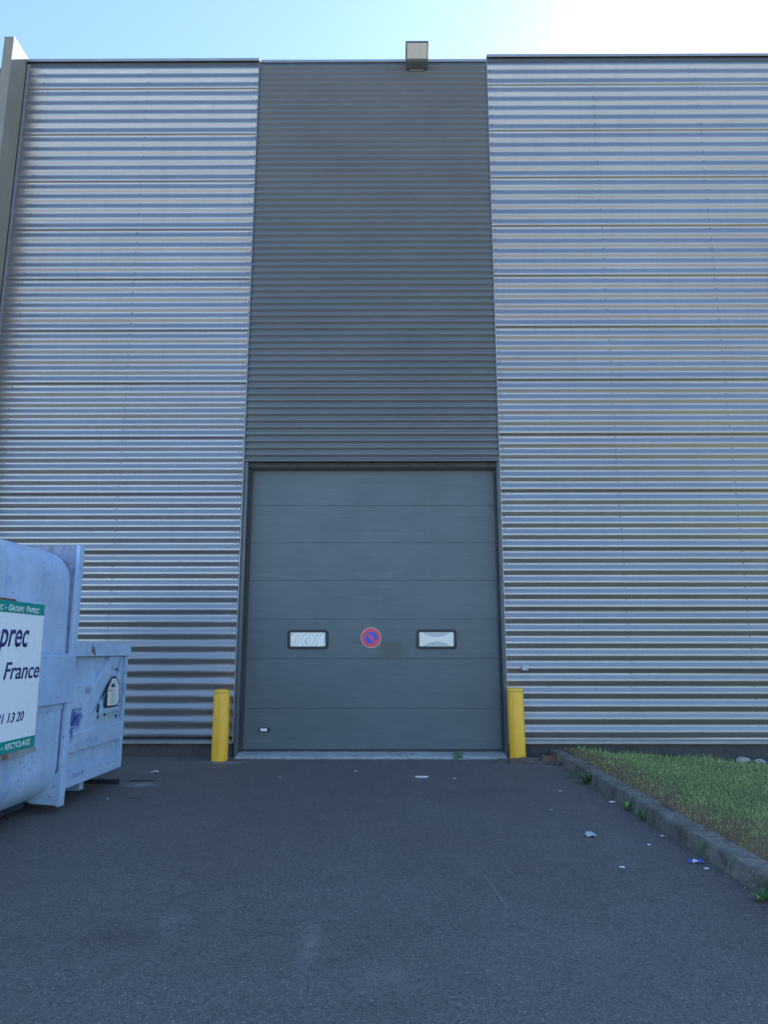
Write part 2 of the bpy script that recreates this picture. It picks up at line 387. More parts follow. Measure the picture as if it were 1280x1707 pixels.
# grass
import numpy as np
rng = np.random.default_rng(3)
def blades(name, mat, pts, hmin, hmax, wid, lean=.5, label=None):
    n = len(pts); h = rng.uniform(hmin, hmax, n); a = rng.uniform(0, 2 * np.pi, n); l = rng.uniform(.1, lean, n); a2 = rng.uniform(0, 2 * np.pi, n)
    V = np.zeros((n, 5, 3)); dx = np.cos(a) * wid; dy = np.sin(a) * wid
    V[:, 0] = pts; V[:, 0, 0] -= dx; V[:, 0, 1] -= dy
    V[:, 1] = pts; V[:, 1, 0] += dx; V[:, 1, 1] += dy
    mx = pts[:, 0] + np.cos(a2) * l * h * .4; my = pts[:, 1] + np.sin(a2) * l * h * .4
    V[:, 2] = np.stack([mx + dx * .8, my + dy * .8, pts[:, 2] + h * .6], 1); V[:, 3] = np.stack([mx - dx * .8, my - dy * .8, pts[:, 2] + h * .6], 1)
    V[:, 4] = np.stack([pts[:, 0] + np.cos(a2) * l * h, pts[:, 1] + np.sin(a2) * l * h, pts[:, 2] + h], 1)
    base = (np.arange(n) * 5)[:, None]
    F = [tuple(r) for r in (base + np.array([0, 1, 2, 3])).tolist()] + [tuple(r) for r in (base + np.array([3, 2, 4])).tolist()]
    me = bpy.data.meshes.new(name); me.from_pydata(V.reshape(-1, 3).tolist(), [], F); me.materials.append(M[mat])
    o = bpy.data.objects.new(name, me); COL.objects.link(o); o['kind'] = 'stuff'
    if label: o['label'] = label
    return o
def scatter(n, x0, x1, y0, y1, keep):
    x = rng.uniform(x0, x1, n); y = rng.uniform(y0, y1, n)
    k = keep(x, y); x = x[k]; y = y[k]
    z = np.array([lawn_z(float(p), float(q)) for p, q in zip(x, y)]) - .004
    return np.stack([x, y, z], 1)
def clump(x, y): return .5 + .25 * np.sin(x * 4.1 + 1.3 * np.sin(y * 2.9)) + .25 * np.sin(y * 5.3 + 1.7 * np.sin(x * 3.7))
def dens(x, y):
    edge = np.clip((x - 2.62 - .30 * clump(x * 2.1, y * 1.9) * (1 + np.clip(-y - 2, 0, 4) * .12)) / .5, .10, 1)
    return rng.uniform(0, 1, len(x)) < edge * (.55 + .45 * clump(x, y))
p1 = scatter(95000, 2.60, 7.2, -7.2, .02, dens); p2 = scatter(26000, 7.2, 12, -9, .02, dens); p3 = scatter(20000, 2.6, 7.2, -14, -7.2, dens)
tag(blades('grass', 'grass_blade', np.concatenate([p1, p2, p3]), .010, .034, .003, 1.3), 'short green grass covering the lawn beyond the kerb', 'grass')
p4 = scatter(22000, 2.60, 6.5, -7.2, .02, lambda x, y: rng.uniform(0, 1, len(x)) < np.clip(1.1 - (x - 2.6) * 1.0, .35, 1) * (.4 + .6 * clump(x * 1.7 + 3, y * 1.4)))
tag(blades('dry_grass', 'dry_blade', p4, .01, .035, .003, 1.3), 'dry straw coloured grass thinning out beside the kerb', 'grass')
p5 = scatter(700, 2.8, 6.0, -.5, .05, lambda x, y: rng.uniform(0, 1, len(x)) < .8)
tag(blades('tall_grass', 'grass_blade', p5, .045, .09, .0035, .8), 'taller grass tufts left uncut against the warehouse wall', 'grass')
# small white flowers
fp = scatter(150, 2.8, 7, -7, -.1, lambda x, y: x > 0); fl = MB()
for (x, y, z) in fp.tolist():
    r = random.uniform(.006, .013); zz = z + random.uniform(.03, .06)
    fl.quad(*[(x + r * math.cos(k * 1.047), y + r * math.sin(k * 1.047), zz + random.uniform(-.003, .003)) for k in range(6)])
tag(fl.build('clover_flowers', 'petal'), 'tiny white clover flowers dotted over the lawn', 'flowers', kind='stuff')

# ------------------------------------------------------------ warehouse
wh = empty('warehouse', (0, 0, 0), label='tall warehouse clad in silver and anthracite corrugated steel with a grey loading door', cat='warehouse')
def profile(period, tr, up, cr, depth, rnd):
    """one period downwards from z=0: trough (inner, y=0), slope out, crest (y=-depth), slope in. returns list of (dz, y)"""
    dn = period - tr - up - cr
    key = [(0, 0), (tr, 0), (tr + up, -depth), (tr + up + cr, -depth), (period, 0), (period + tr, 0)]
    pts = []
    for i in range(1, 5):
        a, b, c = Vector(key[i - 1]), Vector(key[i]), Vector(key[i + 1])
        p = b + (a - b).normalized() * rnd; q = b + (c - b).normalized() * rnd
        for t_ in (0, .33, .67, 1):
            pts.append(tuple((1 - t_) ** 2 * p + 2 * t_ * (1 - t_) * b + t_ * t_ * q))
    return pts
def cladding(name, x0, x1, z0, z1, prof, period, y0, mat, lap=5, lapoff=0, step=.75, warp=.0012):
    m = MB(); n = max(2, int((x1 - x0) / step)); xs = [x0 + (x1 - x0) * k / n for k in range(n + 1)]
    rows = []; k = 0; z = z1
    while z > z0:
        sheet = (k + lapoff) // lap if lap else 0
        for q, (dz, y) in enumerate(prof):
            zz = z - dz
            if zz < z0: break
            rows.append((zz, y, sheet))
            if lap and (k + lapoff) % lap == lap - 1 and q == 13:     # overlap step on the underside slope
                ym = (y + prof[14][1]) / 2; zm = z - (dz + prof[14][0]) / 2
        if lap and (k + lapoff + 1) % lap == 0 and z - period > z0:
            # lip of the upper sheet over the lower one, on the underside slope
            d0, yA = prof[11]; d1, yB = prof[12]
            base = len(rows) - 4
            f = .42; zl = z - (d0 + (d1 - d0) * f); yl = yA + (yB - yA) * f
            rows[base:base] = [(zl, yl, sheet), (zl - .0008, yl + .0022, sheet), (zl - .0012, yl + .0028, sheet)]
        z -= period; k += 1
    ph = [random.uniform(0, 6.28) for _ in range(400)]
    for (zz, y, sh) in rows:
        for x in xs: m.v.append((x, y0 + y + warp * math.sin(x * 1.1 + ph[sh % 400]) + warp * .6 * math.sin(x * 2.7 + ph[(sh + 50) % 400]), zz))
    c = len(xs)
    for r in range(len(rows) - 1):
        for i in range(c - 1): m.f.append((r * c + i, (r + 1) * c + i, (r + 1) * c + i + 1, r * c + i + 1))
    # closed ends
    o = m.build(name, mat, wh, smooth=True, fix=False)
    return o
PS = .187; profS = profile(PS, .030, .064, .030, .027, .010)
PD = .1155; profD = profile(PD, .018, .028, .026, .032, .003)
ZL = 12.02
lb = cladding('cladding', -6.47, -2.325, .255, ZL, profS, PS, -.004, 'silver', 5, 2); lb['label'] = 'silver corrugated sheets left of the loading door'
rb = cladding('cladding', 1.805, 13.0, .255, ZL + .05, profS, PS, -.004, 'silver', 5, 2); rb['label'] = 'silver corrugated sheets right of the loading door'
db = cladding('cladding', -2.300, 1.790, 4.60, ZL, profD, PD, .020, 'anth', 0, 0, warp=.0008); db['label'] = 'anthracite ribbed sheets above the loading door'
cladding('cladding', -14, -6.72, .255, ZL - .1, profS, PS, .03, 'anth', 5, 2)['label'] = 'dark sheets beyond the projecting pier'
# wall core behind
for q in ((-14, -2.30, .06, .5, -.3, 12.0), (1.80, 13.0, .06, .5, -.3, 12.05), (-2.30, 1.80, .06, .5, 4.47, 12.0), (-2.3, 1.8, .42, .5, -.3, 4.47)): MB().box(*q).build('wall', 'plinth_concrete', wh)
MB().box(-14, 13, .5, 30, 11.5, 11.8).build('roof', 'dark_void', wh)
for q in ((-14, 13, 29.7, 30, -.3, 11.5), (-14, -13.7, .5, 29.7, -.3, 11.5), (12.7, 13, .5, 29.7, -.3, 11.5)): MB().box(*q).build('side_wall', 'anth', wh)
# coping flashings
def coping(x0, x1, zt, y=-.05):
    MB().prism([(y, zt - .055), (y, zt), (.55, zt + .012), (.55, zt - .2), (.53, zt - .2), (.53, zt - .012), (y + .006, zt - .012), (y + .006, zt - .055)], 'x', x0, x1).build('coping', 'silver_trim', wh, .002)
    MB().box(x0, x1, -.010, .05, zt - .13, zt - .02).build('coping_shade_strip', 'anthracite_trim', wh)  # dark strip stands in for the shaded recess under the coping
coping(-6.53, -2.306, 12.105); coping(-2.300, 1.795, 12.085, -.03); coping(1.800, 13.0, 12.165)
coping(-14, -6.73, 11.95, -.01)
# edge flashings of the silver bays
MB().box(-2.345, -2.305, -.006, .055, .195, 12.03).build('edge_trim', 'anthracite_trim', wh)
MB().box(-2.322, -2.311, -.030, -.006, .195, 12.03).build('edge_trim', 'silver_trim', wh, .002)
MB().box(1.794, 1.804, -.030, .055, .195, 12.08).build('edge_trim', 'silver_trim', wh, .002)
MB().box(-6.53, -6.475, -.036, .055, .195, 12.0).build('edge_trim', 'silver_trim', wh, .002)
# foot drips
for (x0, x1) in ((-6.47, -2.33), (1.81, 13.0)):
    MB().prism([(-.036, .192), (-.036, .232), (.0, .252), (.055, .252), (.055, .192)], 'x', x0, x1).build('drip_trim', 'silver_trim', wh, .002)
MB().prism([(-.024, 4.552), (-.024, 4.592), (.05, 4.60), (.055, 4.552)], 'x', -2.3, 1.79).build('drip_trim', 'anthracite_trim', wh, .002)
# concrete plinth
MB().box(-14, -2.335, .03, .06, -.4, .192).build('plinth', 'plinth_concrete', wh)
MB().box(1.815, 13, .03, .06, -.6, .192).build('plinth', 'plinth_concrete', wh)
# projecting pier
MB().box(-6.70, -6.532, -.51, .5, -.2, 12.10).build('pier', 'pier_paint', wh, .006)
MB().box(-6.706, -6.526, -.516, .5, 12.10, 12.118).build('pier_cap', 'silver_trim', wh, .002)
MB().box(-6.531, -6.522, -.05, .05, .2, 12.09).build('pier_joint', 'black_rubber', wh)
# screws
sc = MB()
for (x0, dz, arr) in ((0, 0, (-2.395, -4.31, -6.20)), (1, .05, (1.855, 3.69, 5.55, 7.4))):
    z = ZL + dz
    while z > .45:
        for x in arr:
            xx = x + random.uniform(-.008, .008); zz = z - .012 + random.uniform(-.004, .004)
            sc.prism([(xx + .0085 * math.cos(R(60 * k)), zz + .0085 * math.sin(R(60 * k))) for k in range(6)], 'y', -.014, .006)
        z -= PS
tag(sc.build('screws', 'steel_screw', wh), kind='stuff')
# door surround
MB().box(-2.300, -2.245, .0, .25, 0, 4.55).build('door_jamb', 'anthracite_trim', wh, .003)
MB().box(1.752, 1.798, .0, .25, 0, 4.55).build('door_jamb', 'anthracite_trim', wh, .003)
MB().box(-2.244, -2.205, .13, .24, 0, 4.47).build('door_seal', 'seal_rubber', wh, .004)
MB().box(1.726, 1.751, .13, .24, 0, 4.47).build('door_seal', 'seal_rubber', wh, .004)
MB().box(-2.244, 1.751, .12, .40, 4.455, 4.545).build('lintel', 'anthracite_trim', wh, .003)
th = MB(); n = 40; pr = [(.30, .055), (.16, .052), (-.13, .034), (-.21, .004), (-.21, -.1), (.30, -.1)]
for k in range(n + 1):
    x = -2.243 + 3.993 * k / n
    for q, (y, z) in enumerate(pr): th.v.append((x, y + (random.uniform(-.018, .018) if q in (2, 3) else 0), z + (random.uniform(-.003, .003) if q in (1, 2) else 0)))
for k in range(n):
    for q in range(6): th.f.append((k * 6 + q, k * 6 + (q + 1) % 6, (k + 1) * 6 + (q + 1) % 6, (k + 1) * 6 + q))
th.f.append(tuple(range(6))); th.f.append(tuple(n * 6 + q for q in range(6)))
th.build('threshold', 'threshold_concrete', wh)
# sectional door, its sections are meshes of their own one level down
dr = bpy.data.objects.new('sectional_door', None); COL.objects.link(dr); dr.parent = wh
ZS = [.085, .685, 1.435, 2.045, 2.649, 3.256, 3.866, 4.47]
bodym = MB().box(-2.22, 1.74, .212, .25, .05, 4.48).build('door_core', 'anthracite_trim', dr)
for a, b in zip(ZS, ZS[1:]):
    MB().prism([(.200, a + .004), (.200, b - .002), (.206, b - .001), (.2115, b - .001), (.2115, a + .001), (.206, a + .0025)], 'x', -2.205, 1.728).build('door_section', 'door', dr)
MB().box(-2.215, 1.735, .188, .211, .052, .085).build('bottom_seal', 'seal_rubber', dr, .004)
for (x0, x1, z0, z1, pm) in ((-1.566, -.930, 1.582, 1.880, 'pane0'), (.449, 1.073, 1.582, 1.884, 'pane1')):
    MB().ring(rrect(x0, x1, z0, z1, .055), rrect(x0 + .043, x1 - .043, z0 + .041, z1 - .041, .02), 'y', .1995, .178).build('window_frame', 'black_rubber', dr, .005)
    MB().prism(rrect(x0 + .03, x1 - .03, z0 + .03, z1 - .03, .02), 'y', .1995, .190).build('window_pane', pm, dr)
MB().prism([(-1.985, .37), (-1.955, .395), (-1.925, .405), (-1.845, .405), (-1.815, .395), (-1.79, .37), (-1.815, .345), (-1.845, .335), (-1.925, .335), (-1.955, .345)], 'y', .1995, .182).build('handle', 'black_rubber', dr, .004)
MB().prism(rrect(-1.945, -1.840, .350, .392, .006), 'y', .1815, .178).build('handle_plate', 'sign_white', dr)
MB().prism(rrect(-.105, .212, 1.440, 1.690, .008), 'y', .1995, .1982).build('adhesive_patch', 'glue_residue', dr)['label'] = 'faint brownish patch where a notice was removed'

# no parking sign
cx, cz, r = -.262, 1.757, .158
sg = empty('no_parking_sign', (cx, .19, cz - r), label='round no parking sign, blue disc with red ring and slash, on the grey door', cat='sign')
def child(o, par): o.parent = par; o.location = -Vector(par.location); return o
child(MB().prism(circ(cx, cz, r, 56), 'y', .1990, .1925).build('sign_plate', 'sign_rim', None), sg)
child(MB().ring(circ(cx, cz, r * .955, 56), circ(cx, cz, r * .62, 56), 'y', .1924, .1912).build('red_ring', 'sign_red', None), sg)
child(MB().prism(circ(cx, cz, r * .619, 48), 'y', .1924, .1914).build('blue_disc', 'sign_blue', None), sg)
d_ = r * .60; hw = r * .10; q = math.sqrt(.5)
child(MB().prism([(cx - d_ * q - hw * q, cz + d_ * q - hw * q), (cx - d_ * q + hw * q, cz + d_ * q + hw * q), (cx + d_ * q + hw * q, cz - d_ * q + hw * q), (cx + d_ * q - hw * q, cz - d_ * q - hw * q)], 'y', .19135, .1908).build('red_slash', 'sign_red', None), sg)

# floodlight
fl_ = empty('floodlight', (.53, 0, 11.9), label='grey floodlight with pale glass jutting from the top of the wall', cat='floodlight')
def F(name, mb, mat, bev=.004): return child(mb.build(name, mat, None, bev), fl_)
x0, x1 = .325, .735
F('housing', MB().prism([(-.175, 11.905), (-.388, 12.118), (-.318, 12.188), (-.10, 11.985)], 'x', x0, x1), 'lamp_housing', .008)
F('glass', MB().prism([(-.2035, 11.9265), (-.3655, 12.0885), (-.3585, 12.0955), (-.1965, 11.9335)], 'x', x0 + .028, x1 - .028), 'lamp_glass', .003)
F('gear_box', MB().prism([(-.172, 11.90), (-.03, 11.875), (-.03, 11.985), (-.105, 11.99)], 'x', x0 + .012, x1 - .012), 'lamp_housing', .01)
F('bracket', MB().box(x0 + .08, x1 - .08, -.029, .03, 11.84, 12.03), 'lamp_housing', .003)
F('cable', MB().prism(circ(-.14, 12.04, .008, 10), 'x', x0 + .1, x0 + .32), 'black_rubber', 0)

# small grey detector box
bx = empty('junction_box', (2.075, 0, 1.25), label='small pale grey detector box screwed to the silver wall beside the yellow bollard', cat='box')
def B(name, mb, mat, bev=.004): return child(mb.build(name, mat, None, bev), bx)
B('body', MB().box(2.030, 2.120, -.095, -.028, 1.262, 1.345), 'box_grey', .008)
B('lens', MB().box(2.045, 2.105, -.088, -.04, 1.240, 1.261), 'lens_dark', .006)

# bollards
def bollard(x, y, h, lab, lean=0):
    e = empty('bollard', (x, y, 0), label=lab, cat='bollard', group='yellow bollards guarding the loading door')
    r = .118
    pb = MB().lathe([(r, -.05), (r, h - .045), (r - .002, h - .040)], n=48, cap=False).build('post', 'bollard', e, smooth=True)
    cp = MB().lathe([(r + .002, h - .042), (r + .002, h - .028), (r - .012, h - .012), (r * .6, h - .001), (.02, h + .003), (.001, h + .003)], n=48, cap=False).build('cap', 'bollard', e, smooth=True)
    MB().lathe([(r + .0015, h - .052), (r + .0045, h - .049), (r + .0045, h - .044), (r + .0015, h - .041)], n=48, cap=False).build('weld_seam', 'worn_cap', e, smooth=True)
    e.rotation_euler = (0, R(lean), 0); return e
bollard(-2.435, -.33, 1.0, 'yellow steel bollard left of the door, chipped near its foot', -.2)
bollard(1.892, -.24, 1.015, 'yellow steel bollard right of the door, standing beside broken rubble', -.5)

# ------------------------------------------------------------ blue compactor container
ct = empty('waste_compactor', (-3.173, -2.232, 0), -R(1.6), label='pale blue steel waste compactor with white and green sign, parked left of the door', cat='container')
UF0, UF1 = -1.565, -1.462          # end flange
# body: rounded cross-section, local x outward, y toward the wall
def arc(cx, cz, r, a0, a1, n=8): return [(cx + r * math.cos(R(a0 + (a1 - a0) * k / n)), cz + r * math.sin(R(a0 + (a1 - a0) * k / n))) for k in range(n + 1)]
sec = arc(-.36, .46, .34, -90, 0, 10) + [(-.03, 1.3)] + arc(-.385, 2.235, .335, 0, 90, 10) + arc(-1.95, 2.235, .335, 90, 180, 8) + arc(-1.95, .46, .34, 180, 270, 8)
sec = [(x + (-.01 if z < 1.2 and x > -.2 else 0), z) for x, z in sec]
bm_ = MB().prism(sec, 'y', -6.2, UF0 + .004)
body = bm_.build('body', 'container_blue', ct, .004)
body.data.shade_smooth(); 
try:
    body.data.set_sharp_from_angle(angle=R(35))
except Exception: pass
MB().prism([(.020, .075), (.020, 2.618), (-.01, 2.635), (-.40, 2.615), (-.425, 2.56), (-1.95, 2.56), (-1.95, .2), (-.28, .105), (-.24, .085)], 'y', UF0 + .006, UF0 + .016).build('end_flange', 'container_blue_scuffed', ct)
MB().prism([(.030, .062), (.030, 2.63), (-.012, 2.63), (-.012, .062)], 'y', UF0, UF1).build('corner_post', 'container_blue', ct, .006)
MB().prism([(.0305, .062), (-.006, .075), (-.28, .098), (-.30, .14), (-.006, .40)], 'y', UF0 + .001, UF0 + .005).build('foot_gusset', 'container_blue', ct)
# belt
MB().prism([(-.02, 1.075), (.036, 1.045), (.036, 1.50), (.030, 1.515), (-.02, 1.53)], 'y', -5.5, UF1 - .01).build('belt_beam', 'container_belt', ct, .006)
MB().prism([(-.03, .985), (-.012, .985), (-.012, 1.035), (-.03, 1.045)], 'y', -5.5, UF0 - .01).build('belt_rib', 'container_blue', ct, .003)
# lower press box
pb_ = MB().box(-1.9, -.055, UF1, -.03, .2, 1.60).build('press_box', 'container_blue_worn', ct)
def C(name, mb, mat='container_blue_worn', bev=.005): return mb.build(name, mat, ct, bev)
C('cap_rail', MB().prism([(-.03, 1.50), (.030, 1.495), (.012, 1.628), (-.03, 1.635)], 'y', UF1 + .002, .028))
C('cap_rail', MB().prism([(.0, 1.495), (.0, 1.60), (-1.9, 1.60), (-1.9, 1.495)], 'y', -.028, .02))
C('frame_post', MB().box(-.054, .0, -.062, .0, .2, 1.494))
C('frame_post', MB().box(-.054, -.01, -.17, -.145, .675, 1.49))
C('bottom_rail', MB().prism([(-.054, .2), (.0, .2), (.0, .335), (-.054, .36)], 'y', UF1 + .002, -.063))
C('middle_rail', MB().prism([(-.054, .52), (.0, .535), (.0, .72), (-.054, .76)], 'y', UF1 + .002, -.063))
C('upper_rail', MB().prism([(-.054, .955), (-.012, .96), (-.012, 1.19), (-.054, 1.23)], 'y', UF1 + .002, -.80))
# diagonal braces
C('diagonal_brace', MB().prism([(-1.38, .722), (-1.10, .722), (-.20, 1.49), (-.52, 1.49)], 'x', -.054, -.006))
C('gusset_plate', MB().prism([(-1.18, .721), (-.172, .721), (-.172, 1.30), (-.55, 1.05)], 'x', -.054, -.016))
C('lug', MB().prism([(-.74, .862), (-.205, .862), (-.205, .915), (-.63, .915), (-.72, .97)], 'x', -.016, .016), bev=.004)
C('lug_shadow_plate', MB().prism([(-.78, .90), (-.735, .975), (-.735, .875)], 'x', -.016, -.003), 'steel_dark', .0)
tg = [(-.50, 1.262), (-.385, 1.262), (-.262, 1.165), (-.240, .975), (-.300, .918), (-.605, .925), (-.618, .945), (-.624, 1.135)]
ccx = sum(p[0] for p in tg) / 8; ccz = sum(p[1] for p in tg) / 8
tin = [(ccx + (p[0] - ccx) * .86, ccz + (p[1] - ccz) * .885) for p in tg]
C('tag_border', MB().prism(tg, 'x', .017, .024), 'black_rubber', .003)
tp = C('white_tag', MB().prism(tin, 'x', .0242, .027), 'tag_white', .002)
MB().prism([(-.52, 1.175), (-.40, 1.185), (-.43, 1.16), (-.38, 1.14), (-.46, 1.145), (-.50, 1.13)], 'x', .0271, .0282).build('tag_emblem', 'steel_dark', tp)
MB().box(.0271, .0280, -.57, -.53, 1.10, 1.115).box(.0271, .0280, -.515, -.455, 1.10, 1.115).build('red_print', 'sign_red', tp)
k_ = MB()
for zz in [1.075 - .014 * i for i in range(9)]: k_.box(.0271, .0278, -.50, -.39 - .01 * (i % 2), zz, zz + .006)
k_.build('tag_small_print', 'tag_grey', tp)
# rust patch, scrapes and bolt holes
random.seed(11)
def splat(name, cy, cz, rx, rz, xo, mat, n=18, par=None, jag=.45):
    pts = [(cy + rx * (1 - jag * random.random()) * math.cos(2 * math.pi * k / n), cz + rz * (1 - jag * random.random()) * math.sin(2 * math.pi * k / n)) for k in range(n)]
    return MB().prism(pts, 'x', xo, xo + .0012).build(name, mat, par or ct)
for (u, z_) in ((-.735, .70 + .13), (-.55, .845), (-.225, .80), (-1.16, .80), (-.30, 1.335)):
    MB().prism([(u - .014, z_ - .018), (u + .016, z_), (u - .014, z_ + .022)], 'x', -.0155 if u > -1 else -.053, -.004 if u > -1 else -.04).build('bolt_hole', 'black_rubber', ct)
# base rails and rollers
C('base_rail', MB().box(-.75, -.62, -6.1, -.02, .03, .2), 'steel_dark')
C('base_rail', MB().box(-1.42, -1.29, -6.1, -.02, .03, .2), 'steel_dark')
C('cross_member', MB().box(-1.5, -.02, .0, .05, .0, .055), 'steel_dark')
C('support_block', MB().box(-.42, -.16, -.72, -.62, .06, .198), 'container_blue')
C('support_block', MB().box(-.35, -.12, -5.6, -5.2, .012, .198), 'container_blue')
C('side_sill', MB().box(-.62, -.30, -6.1, -1.6, .06, .13), 'steel_dark')

# sign on the body
XS = .060
def T(name, mb, mat, bev=0, par=None): return mb.build(name, mat, par or ct, bev)
UL, UR = -4.55, -2.225
board = T('sign_board', MB().prism([(UL, .712), (UR + .012, .712), (UR - .022, 1.966), (UL, 1.966)], 'x', XS - .010, XS), 'sign_white', .001)
MB().prism([(UL - .01, 1.868), (UR - .022, 1.868), (UR - .024, 1.968), (UL - .01, 1.968)], 'x', XS + .0002, XS + .002).build('green_band', 'sign_green', board)
MB().prism([(UL - .01, .710), (UR + .013, .710), (UR + .010, .808), (UL - .01, .808)], 'x', XS + .0002, XS + .002).build('green_band', 'sign_green', board)
for q in ((-.02, XS - .0105, UL - .03, UR + .035, .66, .712), (-.02, XS - .0105, UR + .0, UR + .035, .713, 1.95), (-.02, XS - .02, UL - .03, UR - .03, 1.967, 1.985)): T('sign_holder', MB().box(*q), 'container_blue', .002)
T('rusty_lip', MB().prism([(-.02, .700), (XS + .018, .705), (XS + .022, .665), (-.02, .650)], 'y', UL, UR + .02), 'rusty_lip', .002)['label'] = 'rusty bracket lip under the sign'
T('rust_edge', MB().box(-.02, XS - .008, UL, -2.72, 1.968, 1.986), 'rust', .002)
def text(body, u0, u1, z0, z1, mat, ref=None, shear=.0, off=0.0, small=False, name='lettering', xheight=None):
    """fits the text so that it spans u0..u1; z0 is the baseline and z1 the top of its tallest glyph"""
    def mesh(s_):
        cu = bpy.data.curves.new('lettering', 'FONT'); cu.body = s_; cu.shear = shear; cu.offset = off; cu.extrude = 0
        if small:
            cu.small_caps_scale = .78
            for f_, ch in zip(cu.body_format, s_): f_.use_small_caps = True
        o = bpy.data.objects.new('lettering', cu); COL.objects.link(o)
        bpy.context.view_layer.update()
        dg = bpy.context.evaluated_depsgraph_get(); me = bpy.data.meshes.new_from_object(o.evaluated_get(dg))
        bpy.data.objects.remove(o); bpy.data.curves.remove(cu); return me
    me = mesh(body); xs_ = [v.co.x for v in me.vertices]
    if ref:                                   # scale measured on a substring that ends the text
        mr = mesh(ref); xr = [v.co.x for v in mr.vertices]; wr = max(xr) - min(xr); hr = max(v.co.y for v in mr.vertices)
        bpy.data.meshes.remove(mr)
    else: wr = max(xs_) - min(xs_); hr = max(v.co.y for v in me.vertices)
    sx = (u1 - u0) / wr; sz = (z1 - z0) / hr; mx = max(xs_)
    for v in me.vertices: v.co = Vector((XS + .0030, u1 + (v.co.x - mx) * sx, z0 + v.co.y * sz))
    me.materials.append(M[mat]); o = bpy.data.objects.new(name, me); COL.objects.link(o); o.parent = board
    # make the glyphs stand 1 mm proud with real thickness
    md = o.modifiers.new('solid', 'SOLIDIFY'); md.thickness = .0008; md.offset = 0
    return o
text('Paprec', -2.945, -2.480, 1.589, 1.731, 'letter_navy', 'prec', .22, .012)
text('France', -2.823, -2.244, 1.316, 1.456, 'letter_navy', None, .22, .010)
text('81', -2.868, -2.756, .957, 1.035, 'letter_navy', None, .22, .012)
text('13', -2.700, -2.588, .957, 1.035, 'letter_navy', None, .22, .012)
text('20', -2.564, -2.440, .957, 1.035, 'letter_navy', None, .22, .012)
text('Paprec', -3.150, -2.925, 1.884, 1.940, 'letter_white', None, .22, .022, True)
text('Groupe', -2.848, -2.598, 1.884, 1.940, 'letter_white', None, .22, .022, True)
text('Paprec', -2.564, -2.334, 1.884, 1.940, 'letter_white', None, .22, .022, True)
MB().prism(circ(-2.890, 1.905, .009, 14), 'x', XS + .0022, XS + .0034).build('bullet', 'letter_white', board)
text('RECYCLAGE', -2.700, -2.289, .738, .786, 'letter_white', None, .22, .022)
MB().prism(circ(-2.746, .755, .008, 14), 'x', XS + .0022, XS + .0034).build('bullet', 'letter_white', board)

# ------------------------------------------------------------ small things on the ground
def blob_mesh(cx, cy, z0, rx, ry, rz, seed, n=14, flat=0):
    rd = random.Random(seed); m = MB(); rings = 7
    for a in range(rings + 1):
        ph = math.pi * a / rings
        for k in range(n):
            th_ = 2 * math.pi * k / n; j = 1 + rd.uniform(-.22, .22)
            m.v.append((cx + rx * j * math.sin(ph) * math.cos(th_), cy + ry * j * math.sin(ph) * math.sin(th_), z0 + rz * (1 - math.cos(ph) * j)))
    for a in range(rings):
        for k in range(n): m.f.append((a * n + k, a * n + (k + 1) % n, (a + 1) * n + (k + 1) % n, (a + 1) * n + k))
    return m
# rotten planks by the right bollard
def rotbox(cx, cy, z0, L_, W, H, ang, seed, mat, name, label, cat, tilt=0, n=12):
    rd = random.Random(seed); m = MB()
    for k in range(n + 1):
        u = -L_ / 2 + L_ * k / n
        for (s1, s2) in ((-1, 0), (1, 0), (1, 1), (-1, 1)):
            m.v.append((u + rd.uniform(-.006, .006), s1 * W / 2 * rd.uniform(.88, 1.08), s2 * H * rd.uniform(.8, 1.1) + tilt * (u + L_ / 2)))
    for k in range(n):
        for q in range(4): m.f.append((k * 4 + q, k * 4 + (q + 1) % 4, (k + 1) * 4 + (q + 1) % 4, (k + 1) * 4 + q))
    m.f.append((0, 1, 2, 3)); m.f.append(tuple(n * 4 + q for q in (3, 2, 1, 0)))
    o = m.build(name, mat); o.location = (cx, cy, z0); o.rotation_euler = (0, 0, ang); return tag(o, label, cat)
rotbox(1.94, -.44, .001, .44, .09, .05, R(14), 1, 'wood', 'timber_plank', 'weathered grey timber plank lying at the foot of the right bollard', 'plank')
rotbox(1.62, -.50, .001, .13, .09, .04, R(-8), 2, 'slate', 'broken_slab', 'small dark broken block left of the right bollard foot', 'rubble')
rotbox(2.10, -.66, .001, .42, .02, .012, R(-9), 3, 'wood', 'thin_stick', 'thin grey stick on the asphalt just in front of the rubble', 'stick')
rotbox(2.32, -.36, .001, .19, .12, .075, R(-12), 4, 'brick_piece', 'broken_brick', 'broken reddish brick lying against the kerb end', 'brick')
rotbox(2.31, -.72, .001, .20, .12, .03, R(-20), 5, 'slate', 'slate_piece', 'flat dark slate piece leaning by the kerb in front of the brick', 'rubble', .05)
rotbox(2.10, -.30, .001, .22, .16, .02, R(30), 6, 'slate', 'flat_slab', 'thin flat slab between the yellow bollard and the brick', 'rubble')
rotbox(1.50, -1.05, .001, .15, .02, .008, R(12), 7, 'wood', 'wood_sliver', 'short pale wood sliver on the asphalt before the right bollard', 'stick')
rotbox(2.22, -1.85, .001, .16, .018, .008, R(-8), 8, 'wood', 'twig', 'short twig with grey bark on the asphalt near the kerb weeds', 'stick')
